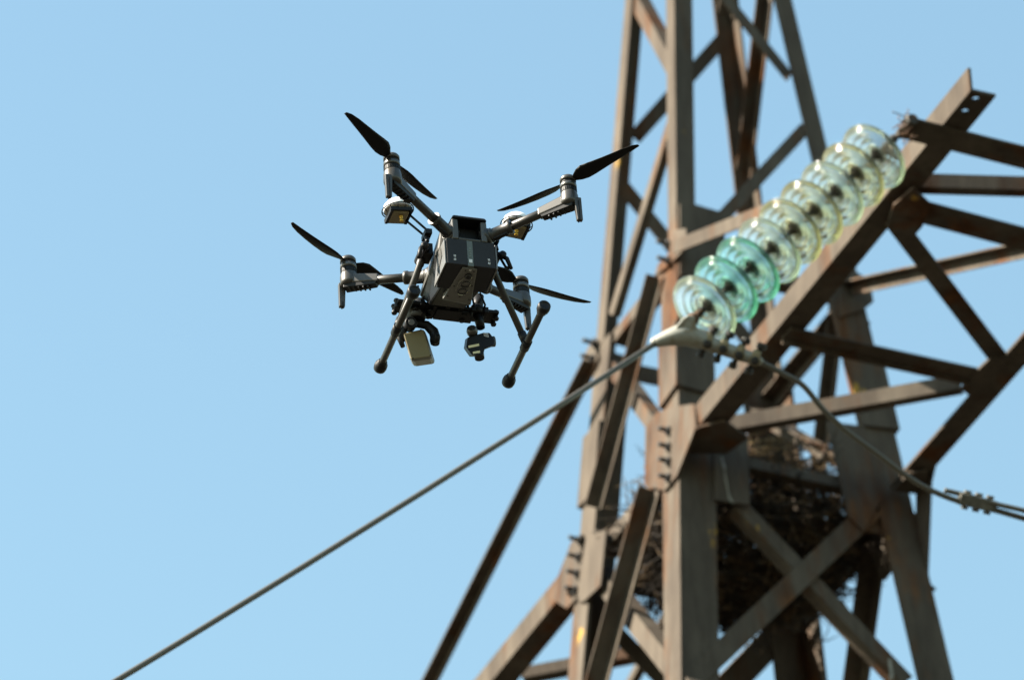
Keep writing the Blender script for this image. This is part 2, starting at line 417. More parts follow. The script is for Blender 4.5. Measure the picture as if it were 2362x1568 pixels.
gA = plate('AB', [r3(1090, 330), r3(1000, 395), r3(858, 770), r3(835, 880), r3(962, 962), r3(1052, 870), r3(1085, 840)], .0035)
for q in (r3(1062, 375), r3(1050, 520), r3(1040, 660), r3(1025, 800)):
    bolt(gA, on('AB', q, .0135), FACE['AB'].n, .05)
plate('AB', [r3(1140, 300), r3(1300, 290), r3(1250, 765), r3(1110, 900), r3(1060, 905), r3(1085, 600)], .004)
gAu = plate('AB', [r2(560, 60), r2(470, 240), r2(480, 330), r2(560, 330), r2(600, 230)], .0035)
bolt(gAu, on('AB', r2(560, 105), .0135), FACE['AB'].n, .055)
bolt(gAu, on('AB', r2(545, 235), .0135), FACE['AB'].n, .055)
plate('BD', [q7(960, 180), q7(1100, 190), q7(1345, 262), q7(1340, 700), q7(1180, 800), q7(960, 790)], .0035)
plate('BD', [r4(1010, 445), r4(1080, 440), r4(1320, 290), r4(1335, 930), r4(1040, 885), r4(1012, 882)], .0035)
plate('BD', [r6(215, 520), r6(575, 568), r6(640, 900), r6(740, 1250), r6(560, 1560), r6(420, 1420)], .0035)
plate('BD', [r7(500, 292), r7(690, 315), r7(985, 290), r7(1000, 170), r7(760, 30), r7(600, 40)], -TL - .006, out=-1)
plate('BD', [r1(300, 560), r1(430, 440), r1(560, 520), r1(590, 700), r1(500, 770), r1(300, 830)], .0035)
plate('ARM', [r4(860, 190), r4(1110, 130), r4(1330, 285), r4(1130, 430), r4(730, 430)], -.012, out=-1)
plate('ARM', [r6(1180, 960), r6(1000, 980), r6(850, 1150), r6(1080, 1180), r6(1190, 1090)], -.012, out=-1)
plate('ARM', [r1(1480, 1260), r1(1620, 1130), r1(1740, 1150), r1(1640, 1330), r1(1420, 1475), r1(1340, 1420)], -.012, out=-1)
plate('ARM', [q6(590, 1216), q6(640, 1050), q6(780, 930), q6(900, 1045), q6(845, 1203), q6(780, 1275)], -.024, out=-1)
plate('CD', [r7(580, 300), r7(720, 300), r7(760, 640), r7(700, 720), r7(560, 480)], -TL - .02, out=-1)
DROP = noisy(mat('bird_dropping', (.3, .29, .25), .9), [(.12, .11, .09), (.3, .29, .25)], 30)
def stain(pl, line, w, off):
    rng = random.Random(len(line)); P = FACE[pl]; L_, R_ = [], []
    for i, q in enumerate(line):
        p = on(pl, q, off); k = w * rng.uniform(.4, 1.2)
        sdir = P.n.cross(ZV).normalized()
        L_.append(p - sdir * k); R_.append(p + sdir * k)
    part(MB().prism(L_ + R_[::-1], P.n * .0015), 'bird_dropping', DROP)
stain('BD', [r4(1085, 480), r4(1108, 560), r4(1112, 600), r4(1122, 680), r4(1138, 760), r4(1150, 830), r4(1172, 880), r4(1195, 905)], .006, .0138)
stain('BD', [r7(735, 1385), r7(738, 1420), r7(745, 1460), r7(752, 1510), r7(748, 1560)], .007, .004)
pd = FACE['CD']
gD = part(MB().prism([D0 + DV * .05 + ZV * .04 + EV * .003, D0 + DV * .22 + ZV * .04 + EV * .003, D0 + DV * .16 - ZV * .03 + EV * .003, D0 - ZV * .42 + EV * .03, D0 - DV * .1 - ZV * .42 + EV * .035], EV * .010), 'gusset_plate')
bolt(gD, D0 - ZV * .40 + EV * .04 + DV * .0, EV, .03)
bolt(gD, leg_at('D', Z2 - .1) + EV * .004 - DV * .05, EV, .03)

# ------------------------------------------------------------------ insulator string
HP = on('ARM', (2092, 292), -.02)
PT = deep((2017, 360), depth(HP) - .02)
SPC = .127
# the lower end: on its sight line, one string length from the top, on the side nearer the camera
lo, hi = depth(PT) - SPC * 8, depth(PT)
vb = ray((1627, 710)); best = None
for i in range(2000):
    p = CAM + vb * (lo + (hi - lo) * i / 2000)
    e_ = abs((p - PT).length - SPC * 8)
    if depth(p) < depth(PT) - .15 and (best is None or e_ < best[0]): best = (e_, p)
PB = best[1]; SA = (PT - PB).normalized()                    # up the string
string = empty('insulator_string', HP, 'slanting string of nine ribbed glass insulator discs hanging from the arm tip', 'insulator')
GP = [(.030, .004), (.050, .003), (.070, .000), (.090, -.006), (.106, -.013), (.118, -.021), (.1250, -.028), (.1275, -.033), (.1262, -.0375), (.122, -.038), (.118, -.034)]
for i in range(1, 37):                                       # three soft concentric ribs under the skirt
    r_ = .118 - .088 * i / 36
    top_h = .003 - .036 * (r_ / .1275) ** 2.6
    GP.append((r_, top_h - .010 - .0125 * (.5 - .5 * math.cos(2 * math.pi * 3.5 * i / 36)) ** .7 * 2))
for i in range(9):
    c = PB.lerp(PT, i / 8) + SA * .028
    kind = GLASS_AQUA if i in (1, 2) else (GLASS_OLIVE if i in (4, 5, 7) else GLASS_PALE)
    d = MB().lathe(c, SA, GP, 64, closed=True).build('insulator_disc', kind, string, HP)
    if i in (1, 2): d['label'] = 'aqua green glass disc'
    if i in (4, 5, 7): d['label'] = 'yellowish glass disc'
    MB().lathe(c, SA, [(.028, -.006), (.034, .005), (.036, .016), (.034, .034), (.028, .052), (.020, .063), (.012, .066)], 24).build('metal_cap', CASTIRON, d, HP)
    MB().lathe(c, SA, [(.016, -.064), (.011, -.062), (.011, -.016), (.024, -.014), (.028, -.0075)], 16).build('steel_pin', CASTIRON, d, HP)
# fittings above and below
mb = MB()
top = PT + SA * .094
mb.tube([top, top + SA * .03], .016, 10)
sd = SA.cross(DV).normalized()
loop = [top + SA * .03 + DV * .022 * math.cos(a) + (HP - top - SA * .03) * (.5 - .5 * math.cos(a * 1)) * 0 for a in (0,)]
mid = top + SA * .03
mb.tube([mid, mid + DV * .03 + (HP - mid) * .3, HP + DV * .03 - ZV * .0, HP + DV * .012 + ZV * .03, HP - DV * .012 + ZV * .03, HP - DV * .03, mid - DV * .03 + (HP - mid) * .3, mid], .009, 8)
mb.lathe(HP + DV * .05, -DV, [(.02, 0), (.02, .02), (.011, .02), (.011, .08), (.02, .08), (.02, .1)], 8, smooth=False)
mb.build('shackle', CASTIRON, string, HP)
tw = MB()
for i in range(40):
    a = HP + V((random.gauss(0, .016), random.gauss(0, .016), random.gauss(.0, .024)))
    b = a + V((random.gauss(0, .016), random.gauss(0, .016), random.gauss(.008, .016)))
    tw.tube([a, (a + b) / 2 + V((0, 0, random.gauss(0, .008))), b], .0022, 5)
tw.build('tie_wire', RUSTY, string, HP)
bot = PB + SA * .028 - SA * .064
mb = MB().tube([bot + SA * .01, bot - SA * .045], .012, 10).lathe(bot - SA * .02, -SA, [(.016, 0), (.022, .012), (.022, .035), (.014, .05)], 14)
mb.build('socket_eye', RUSTY, string, HP)
EYE = bot - SA * .07

# ------------------------------------------------------------------ conductor, clamp and jumper
dep0 = depth(EYE)
TO_L = (-EV * math.cos(R(43)) - ZV * math.sin(R(43))).normalized()
mouth = deep((1515, 790), dep0 - .02)
def wire_pts():
    pts = []
    # the span swings down to the left towards the camera side and flattens near the ground
    end_img = (270, 1568)
    # distance so that the wire keeps the line direction found for it
    best = None
    for i in range(4000):
        p = CAM + ray(end_img) * (10 + i * .003)
        v = (p - mouth).normalized(); e_ = (v - TO_L).length
        if best is None or e_ < best[0]: best = (e_, p)
    p1 = best[1]; v = p1 - mouth
    for i in range(0, 41):
        t = i / 40 * 9.0
        p = mouth + v * t
        p.z += .018 * t * (t - 1) * v.length if t < 5 else (.36 + .150 * (t - 5)) * v.length
        if p.z < .05: break
        pts.append(p)
    return pts
wp = wire_pts()
cond = MB().tube([mouth - (wp[1] - mouth).normalized() * .0] + wp[1:], .0098, 12).build('conductor_wire', WIRE, None, mouth)
tag(cond, 'long grey stranded conductor wire slanting from the clamp down to the lower left', 'wire')

clamp = empty('strain_clamp', EYE, 'pale grey bolted strain clamp under the lowest glass disc gripping the wire', 'clamp')
def P8(x, y, dz=0.0): return deep(r8(x, y), dep0 + dz)
axis_px = [(385, 522), (450, 500), (540, 468), (650, 440), (760, 425), (880, 455), (1000, 500), (1130, 560), (1250, 600), (1460, 672), (1660, 735), (1765, 785)]
rad = [.0190, .0215, .0275, .034, .037, .035, .031, .0250, .0240, .0230, .0200, .010]
cp = [P8(x, y, -.02 + .0001 * i) for i, (x, y) in enumerate(axis_px)]
body = MB().tube(cp, rad, 16)
body.tube([P8(395, 515, -.02), P8(340, 545, -.02)], [.019, .014], 12)
# ear that takes the eye of the string
ear = [P8(640, 330), P8(720, 230), P8(800, 170), P8(880, 190), P8(900, 300), P8(1000, 470), P8(760, 520)]
body.prism([p - FW * .045 for p in ear], FW * .03)
body.build('clamp_body', CLAMP, clamp, EYE, bevel=.004)
sv = (cp[-2] - cp[7]).normalized(); nv = (-FW - sv * (-FW).dot(sv)).normalized(); wv = sv.cross(nv)
if wv.dot(UP) < 0: wv = -wv
for (x, y) in ((1055, 545), (1255, 612), (1462, 690), (1665, 760)):
    c = P8(x, y - 25, -.02)
    ub = MB().tube([c - wv * .046 - sv * .008, c + wv * .050 + sv * .008], .0085, 8).tube([c, c + nv * .024], .0075, 8).build('clamp_bolt', DARKBOLT, clamp, EYE)
    for q, ax, rr in ((c + nv * .031 - wv * .006, nv, .0150), (c - wv * .044 - sv * .008, -wv, .0140), (c + wv * .046 + sv * .008, wv, .0165)):
        MB().lathe(q, ax, [(rr * .8, -.010), (rr, -.008), (rr, .008), (rr * .6, .012)], 10, smooth=False).build('nut', DARKBOLT, ub, EYE)
    MB().lathe(c + wv * .004, sv, [(.0245, -.013), (.0285, -.006), (.0285, .006), (.0245, .013)], 16).lathe(c + nv * .012 - wv * .004, nv, [(.0185, 0), (.0195, .009), (.0180, .013)], 14).build('saddle', SADDLE, ub, EYE)

jp = [(1735, 826), (1760, 838), (1810, 863.5), (1853, 889.6), (1898, 943), (1950, 991), (2022.7, 1044.8), (2083, 1091), (2131.7, 1122.3), (2192.4, 1149), (2240, 1162), (2294, 1175.6), (2362, 1195), (2470, 1226), (2600, 1255)]
def smooth(pts, n=6):
    out = []
    for i in range(len(pts) - 1):
        a, b, c, d = pts[max(i - 1, 0)], pts[i], pts[i + 1], pts[min(i + 2, len(pts) - 1)]
        for k in range(n):
            t = k / n
            out.append(.5 * ((2 * b) + (c - a) * t + (2 * a - 5 * b + 4 * c - d) * t * t + (3 * b - a - 3 * c + d) * t ** 3))
    return out + [pts[-1]]
J = [deep(q, dep0 - .02 + .012 * i) for i, q in enumerate(jp)]
def run_on(P_):                                              # the line goes on to the right for another long span
    v_ = (P_[-1] - P_[-2]).normalized()
    return P_ + [P_[-1] + v_ * k_ * 2.0 - ZV * .012 * k_ * k_ for k_ in range(1, 13)]
J = run_on(J)
o = MB().tube(smooth(J), .0098, 12).build('jumper_cable', WIRE, None, J[0])
tag(o, 'drooping grey jumper cable running from the strain clamp to the right edge', 'cable')
J2 = [deep(q, dep0 + .10) for q in ((2178, 1130), (2216, 1139), (2255, 1149), (2294, 1161), (2362, 1177), (2470, 1205), (2600, 1240))]
J2 = run_on(J2)
o = MB().tube(smooth(J2), .0085, 12).build('tail_cable', WIRE, None, J2[0])
tag(o, 'short dark second cable with a cut end lying above the jumper cable', 'cable')
c0, c1_ = deep((2211, 1149), dep0 + .10), deep((2297, 1169), dep0 + .12)
gv = (c1_ - c0).normalized(); gn = (-FW - gv * (-FW).dot(gv)).normalized(); gu = gv.cross(gn)
if gu.dot(UP) < 0: gu = -gu
conn = empty('groove_connector', c0, 'grey three bolt groove connector joining the two cables at right', 'connector')
b = MB()
for j, sgn in ((0, 1), (1, -1)):
    b.box((c0 + c1_) / 2 + gn * .012 * sgn, gv * (c1_ - c0).length, gu * .040, gn * .020)
b.build('connector_body', CONN, conn, c0, bevel=.004)
for t in (.2, .5, .8):
    p = c0.lerp(c1_, t)
    MB().tube([p - gu * .030, p + gu * .030], .007, 8).lathe(p + gu * .021, gu, [(.013, 0), (.013, .012)], 6, smooth=False).lathe(p - gu * .031, gu, [(.012, 0), (.013, .010)], 6, smooth=False).build('connector_bolt', CONN, conn, c0)

# ------------------------------------------------------------------ the stick nest in the tower
def nest():
    mb = MB(); rng = random.Random(3)
    ctr = AXIS + V((0, 0, Z1 + .0)) + DV * .0
    def stick(p, d, ln, r):
        k = V((rng.gauss(0, 1), rng.gauss(0, 1), rng.gauss(0, 1))) * ln * .07
        mb.tube([p - d * ln / 2, p + k, p + d * ln / 2], [r * .9, r, r * .45], 4, caps=False)
    for i in range(3000):
        a = rng.uniform(0, 2 * math.pi); rr = math.sqrt(rng.random()) * .43
        top = .10 - .10 * (1 - (rr / .45) ** 2)
        bot = -.36 + .24 * (rr / .45) ** 2
        z = bot + (top - bot) * rng.random() ** 1.2
        p = ctr + V((math.cos(a) * rr, math.sin(a) * rr, z))
        if rng.random() < .6: th = a + math.pi / 2 + rng.gauss(0, .5)
        else: th = rng.uniform(0, 6.28)
        d = V((math.cos(th), math.sin(th), rng.gauss(0, .28))).normalized()
        stick(p, d, rng.uniform(.10, .34), rng.uniform(.002, .0048))
    for i in range(330):                                     # loose ends poking out
        a = rng.uniform(0, 2 * math.pi); rr = rng.uniform(.30, .47)
        p = ctr + V((math.cos(a) * rr, math.sin(a) * rr, rng.choice((rng.uniform(-.3, .1), rng.uniform(.06, .17)))))
        d = V((math.cos(a), math.sin(a), rng.uniform(-.3, 1.0))) + V((rng.gauss(0, .5), rng.gauss(0, .5), rng.gauss(0, .4)))
        stick(p, d.normalized(), rng.uniform(.1, .28), rng.uniform(.0015, .0035))
    o = mb.build('bird_nest', STICK, None, ctr)
    tw = mb = MB()
    for i in range(240):
        a = rng.uniform(0, 2 * math.pi); rr = rng.uniform(.27, .44)
        p = ctr + V((math.cos(a) * rr, math.sin(a) * rr, rng.uniform(.09, .17)))
        th = a + math.pi / 2 + rng.gauss(0, .7)
        stick(p, V((math.cos(th), math.sin(th), rng.gauss(0, .35))).normalized(), rng.uniform(.08, .26), rng.uniform(.0018, .004))
    tw.build('straw_lining', STRAW, o, ctr)
    tag(o, 'big dark bird nest of twigs lodged between the legs of the tower', 'nest')
nest()

# ------------------------------------------------------------------ the drone (local axes: x right, y away from the camera, z up)
drone = empty('quadcopter_drone', (-.127, 12.003, 8.307 + 1.6), 'black four rotor inspection drone hovering left of the lattice tower', 'drone')
yaw, pit, rol = R(17.15), R(-2.19), R(-.63)
drone.matrix_world = Matrix.Translation((-.127, 12.003, 8.307 + 1.6)) @ Matrix.Rotation(yaw, 4, 'Z') @ Matrix.Rotation(pit, 4, 'X') @ Matrix.Rotation(rol, 4, 'Y')
def dp(mb, name, m, parent=None, **kw): return mb.build(name, m, parent or drone, None, **kw)
# body shell
b = MB()
b.hexa([(-.074, -.062, -.118), (.074, -.062, -.118), (.070, .150, -.118), (-.070, .150, -.118)],
       [(-.062, -.062, -.042), (.062, -.062, -.042), (.052, .150, -.058), (-.052, .150, -.058)])
dp(b, 'body_shell', D_SHELL, bevel=.008)
b = MB()                                                     # dark belly behind the batteries
b.hexa([(-.052, .0, -.186), (.052, .0, -.186), (.046, .135, -.150), (-.046, .135, -.150)],
       [(-.075, -.03, -.112), (.075, -.03, -.112), (.066, .158, -.106), (-.066, .158, -.106)])
dp(b, 'belly', D_BLACK, bevel=.004)
# open rear bay with its lid
b = MB()
b.abox(-.046, -.030, -.102, -.060, -.109, -.046)
b.abox(.030, .046, -.102, -.060, -.109, -.046)
b.abox(-.030, .030, -.066, -.060, -.109, -.046)
b.abox(-.030, .030, -.100, -.066, -.109, -.102)
bay = dp(b, 'rear_bay', D_SHELL, bevel=.003)
bay['label'] = 'open rear compartment'
b = MB(); b.abox(-.030, .030, -.0665, -.0655, -.102, -.048); b.abox(-.0300, -.0292, -.099, -.066, -.102, -.048); b.abox(.0292, .0300, -.099, -.066, -.102, -.048)
dp(b, 'bay_lining', D_BLACK, bay)
b = MB(); b.hexa([(-.047, -.108, -.0455), (.047, -.108, -.0455), (.052, .03, -.0415), (-.052, .03, -.0415)], [(-.042, -.104, -.035), (.042, -.104, -.035), (.046, .03, -.030), (-.046, .03, -.030)])
dp(b, 'bay_lid', D_BLACK, bay, bevel=.004)
# two batteries side by side
for s in (-1, 1):
    b = MB()
    x0, x1 = (-.064, -.0095) if s < 0 else (.0065, .064)
    b.hexa([(x0, -.100, -.1885), (x1, -.100, -.1885), (x1, .008, -.1885), (x0, .008, -.1885)], [(x0, -.100, -.1085), (x1, -.100, -.1085), (x1, .008, -.1085), (x0, .008, -.1085)])
    bt = dp(b, 'battery', D_BATT, bevel=.002)
    # pale printed marks
    for zc in (-.1635, -.1745):
        xm = -.0435 if s < 0 else .0465
        k = MB()
        for (u0, u1, w0, w1) in ((-.0026, .0026, .0022, .0032), (-.0026, .0026, -.0032, -.0022), (-.0026, -.0015, -.0022, .0022), (.0015, .0026, -.0022, .0022), (-.0015, .0015, -.0004, .0006)):
            k.abox(xm + u0, xm + u1, -.1008, -.0999, zc + w0, zc + w1)
        dp(k, 'printed_mark', D_LABEL, bt)
b = MB()                                                     # pale side plate on the sunlit side
b.prism([(-.0655, -.099, -.113), (-.0655, -.099, -.1885), (-.0665, .006, -.1895), (-.0665, -.035, -.118)], (-.004, 0, 0))
sp = dp(b, 'side_plate', D_SIDE, bevel=.001)
b = MB(); b.prism([(-.0702, -.072, -.122), (-.0702, -.078, -.150), (-.0706, -.030, -.180), (-.0706, -.036, -.140)], (-.0012, 0, 0)); dp(b, 'side_recess', D_SHELL, sp)
b = MB(); b.prism([(.0655, -.099, -.113), (.0655, -.099, -.1885), (.0665, .006, -.1895), (.0665, -.035, -.118)], (.004, 0, 0)); dp(b, 'side_plate', D_SIDE, bevel=.001)
b = MB(); b.abox(-.0095, .0065, -.0985, -.02, -.1885, -.1085)
st = dp(b, 'latch_strip', D_TAPE, bevel=.001)
b = MB(); b.abox(-.0060, .0028, -.1000, -.0985, -.1790, -.1680); bb = dp(b, 'power_button', D_LABEL, st, bevel=.001)
k = MB()
for i in range(4): k.abox(-.004, .001, -.0992, -.0985, -.160 + i * .008, -.155 + i * .008)
dp(k, 'charge_light', mat('dim_light', (.14, .16, .13), .4), st)
# downward vision sensor panel
b = MB()
b.hexa([(-.0230, -.093, -.1925), (.0175, -.093, -.1925), (.0430, .066, -.1895), (-.0360, .054, -.1895)], [(-.0210, -.089, -.184), (.0155, -.089, -.184), (.0400, .066, -.160), (-.0330, .054, -.160)])
vp = dp(b, 'sensor_panel', D_PANEL, bevel=.003)
def zplane(x, y): return -.1925 + .003 * (y + .093) / .15
b = MB()
rim = [(-.016, -.035), (-.008, -.052), (.006, -.056), (.0155, -.045), (.019, -.022), (.021, .006), (.012, .016), (-.004, .016), (-.014, .008), (-.0165, -.01)]
b.prism([(x, y, zplane(x, y) - .004) for x, y in rim], (0, 0, .006))
dp(b, 'lens_mount', D_PANEL, vp, bevel=.0015)
for y_, r_ in ((-.062, .006), (-.030, .0105), (.003, .0105)):
    b = MB().lathe((.0025 + y_ * .02, y_, zplane(0, y_)), (0, 0, -1), [(r_ + .003, 0), (r_ + .003, .0062), (r_, .0066), (r_ * .9, .003), (.0005, .002)], 20)
    dp(b, 'sensor_lens', D_LENS, vp)
for x_, y_ in ((-.027, .035), (.031, .04), (.004, .032), (-.012, -.082), (.010, -.082), (.022, -.02), (-.022, -.01)):
    dp(MB().lathe((x_, y_, zplane(0, y_)), (0, 0, -1), [(.0022, 0), (.0022, .0006)], 10), 'screw', D_BLACK, vp)
# emblem plate at the panel's top edge: a small pale propeller mark
k = MB()
for a in (0, 90):
    c_, s_ = math.cos(R(a + 45)), math.sin(R(a + 45))
    k.box((-.0005, -.0858, -.1931), (c_ * .008, s_ * .008, 0), (-s_ * .0018, c_ * .0018, 0), (0, 0, .0008))
dp(k, 'emblem', D_LABEL, vp)

# arms, motors, propellers
W2, L2 = .2325, .222
arm_in = {(-1, -1): (-.048, -.080, -.078), (1, -1): (.054, -.086, -.078), (-1, 1): (-.055, .098, -.086), (1, 1): (.060, .098, -.086)}
prop_ang = {(-1, -1): 46, (1, -1): 127, (-1, 1): 212, (1, 1): 199}
def blade(ang, flip):
    """one blade: narrow root, wide shoulder, tapering swept tip, twisted"""
    mb = MB(); st_ = []
    ca, sa = math.cos(ang), math.sin(ang); ex, ey = V((ca, sa, 0)), V((-sa, ca, 0)) * flip
    prof = [(.010, .012, 0, 14), (.022, .018, 0, 22), (.038, .034, .001, 24), (.056, .043, .001, 21), (.078, .041, 0, 17), (.11, .035, -.001, 13), (.145, .029, -.0025, 10), (.18, .023, -.0045, 8), (.205, .016, -.007, 6), (.218, .008, -.010, 5)]
    nn = 7
    rows = []
    for r_, ch, sw, tw in prof:
        t = R(tw); row = []
        for sgn in (1, -1):
            for k_ in range(nn):
                u = k_ / (nn - 1) if sgn > 0 else 1 - k_ / (nn - 1)
                if sgn < 0 and k_ in (0, nn - 1): continue
                x_ = (u - .42) * ch + sw
                th = (ch * .07 * math.sin(math.pi * min(1, max(0, u)) ** .7) + .0003) * (1 if sgn > 0 else -.45)
                y2 = x_ * math.cos(t) - th * math.sin(t); z2 = x_ * math.sin(t) + th * math.cos(t)
                row.append(ex * r_ + ey * y2 + V((0, 0, z2 + .012 * (r_ / .218) ** 2)))
        rows.append(row)
    m_ = len(rows[0]); vs_ = [p for r_ in rows for p in r_]
    fs = [(i * m_ + j, i * m_ + (j + 1) % m_, (i + 1) * m_ + (j + 1) % m_, (i + 1) * m_ + j) for i in range(len(rows) - 1) for j in range(m_)]
    fs += [tuple(reversed(range(m_))), tuple((len(rows) - 1) * m_ + j for j in range(m_))]
    return mb.add(vs_, fs, True)
for key in ((-1, -1), (1, -1), (-1, 1), (1, 1)):
    sx, sy = key; mc = V((sx * W2, sy * L2, 0)); inn = V(arm_in[key])
    outp = V((mc.x, mc.y, -.040)); dv = (outp - inn).normalized()
    arm = dp(MB().tube([inn + dv * .02, outp - dv * .02], .0115, 20), 'arm', D_TUBE)
    # folding collar at the body
    col = MB().tube([inn, inn + dv * .012, inn + dv * .014, inn + dv * .055, inn + dv * .058, inn + dv * .066], [.019, .019, .0155, .0155, .018, .018], 20)
    col.lathe(inn - dv * .006, dv, [(.022, -.012), (.024, -.006), (.024, .006), (.020, .012)], 18)
    dp(col, 'arm_collar', D_TUBE, arm)
    sdv = dv.cross(V((0, 0, 1))).normalized()
    lat = MB().box(inn + dv * .03 + V((0, 0, -.015)), dv * .05, sdv * .012, (0, 0, .008)); dp(lat, 'arm_latch', D_BLACK, arm, bevel=.002)
    # motor pod where the tube ends
    pod = MB()
    e0, e1 = outp - dv * .085, outp - dv * .012
    pod.hexa([e0 - sdv * .0125 + V((0, 0, -.010)), e0 + sdv * .0125 + V((0, 0, -.010)), e1 + sdv * .016 + V((0, 0, -.012)), e1 - sdv * .016 + V((0, 0, -.012))],
             [e0 - sdv * .0115 + V((0, 0, .0135)), e0 + sdv * .0115 + V((0, 0, .0135)), e1 + sdv * .015 + V((0, 0, .017)), e1 - sdv * .015 + V((0, 0, .017))])
    dp(pod, 'motor_pod', D_POD, arm, bevel=.003)
    und = MB()
    und.hexa([outp - dv * .075 - sdv * .010 + V((0, 0, -.019)), outp - dv * .075 + sdv * .010 + V((0, 0, -.019)), outp + dv * .012 + sdv * .014 + V((0, 0, -.026)), outp + dv * .012 - sdv * .014 + V((0, 0, -.026))],
             [outp - dv * .08 - sdv * .011 + V((0, 0, -.009)), outp - dv * .08 + sdv * .011 + V((0, 0, -.009)), outp + dv * .012 + sdv * .015 + V((0, 0, -.011)), outp + dv * .012 - sdv * .015 + V((0, 0, -.011))])
    for k_ in range(5):
        und.box(outp - dv * (.055 - .013 * k_) + V((0, 0, -.024)), dv * .005, sdv * .020, (0, 0, .006))
    dp(und, 'pod_underside', D_BLACK, arm, bevel=.0015)
    mot = MB().lathe(mc, (0, 0, 1), [(.014, -.056), (.0228, -.052), (.0238, -.044), (.0232, -.026), (.0215, -.020), (.0215, -.017)], 28)
    mo = dp(mot, 'motor', D_POD)
    band = MB().lathe(mc, (0, 0, 1), [(.0200, -.018), (.0205, -.017), (.0205, -.003), (.0200, -.002)], 28)
    for k_ in range(24):
        a = 2 * math.pi * k_ / 24; band.box(mc + V((.0205 * math.cos(a), .0205 * math.sin(a), -.010)), (-math.sin(a) * .0022, math.cos(a) * .0022, 0), (math.cos(a) * .002, math.sin(a) * .002, 0), (0, 0, .011))
    dp(band, 'vent_band', D_BLACK, mo)
    dp(MB().lathe(mc, (0, 0, 1), [(.0215, -.002), (.0215, .010), (.0200, .012), (.0150, .0125)], 28), 'motor_bell', D_MOTOR, mo)
    dp(MB().lathe(mc, (0, 0, 1), [(.0190, .012), (.0190, .019), (.0175, .020)], 28), 'rotor_ring', D_BLACK, mo)
    dp(MB().lathe(mc, (0, 0, 1), [(.0208, .0190), (.0208, .029), (.018, .0335), (.0060, .035)], 28), 'hub_cap', D_POD, mo)
    a0 = R(prop_ang[key]); pr = MB(); fl = 1 if sx * sy > 0 else -1
    for a in (a0, a0 + math.pi):
        q = blade(a, fl); pr.add([p + mc + V((0, 0, .022)) for p in q.v], q.f, True)
    dp(pr, 'propeller', D_PROP)
    # short leg under each motor (antenna foot)
    od = V((mc.x, mc.y, 0)).normalized(); lg0 = mc + od * .0215 + V((0, 0, -.040)); lg1 = mc + od * .0245 + V((0, 0, -.112))
    lf = MB(); n1, n2 = V((1, 0, 0)), V((0, 1, 0))
    lf.hexa([lg1 - n1 * .0075 - n2 * .006, lg1 + n1 * .0075 - n2 * .006, lg1 + n1 * .0075 + n2 * .006, lg1 - n1 * .0075 + n2 * .006],
            [lg0 - n1 * .0095 - n2 * .007, lg0 + n1 * .0095 - n2 * .007, lg0 + n1 * .0095 + n2 * .007, lg0 - n1 * .0095 + n2 * .007])
    af = dp(lf, 'antenna_leg', D_POD, bevel=.002)
    g_ = MB().abox(lg1.x - sx * .0015 - .0015, lg1.x - sx * .0015 + .0015, lg1.y - .0066, lg1.y + .0066, lg1.z - .001, lg0.z - .012); dp(g_, 'groove', D_BLACK, af)

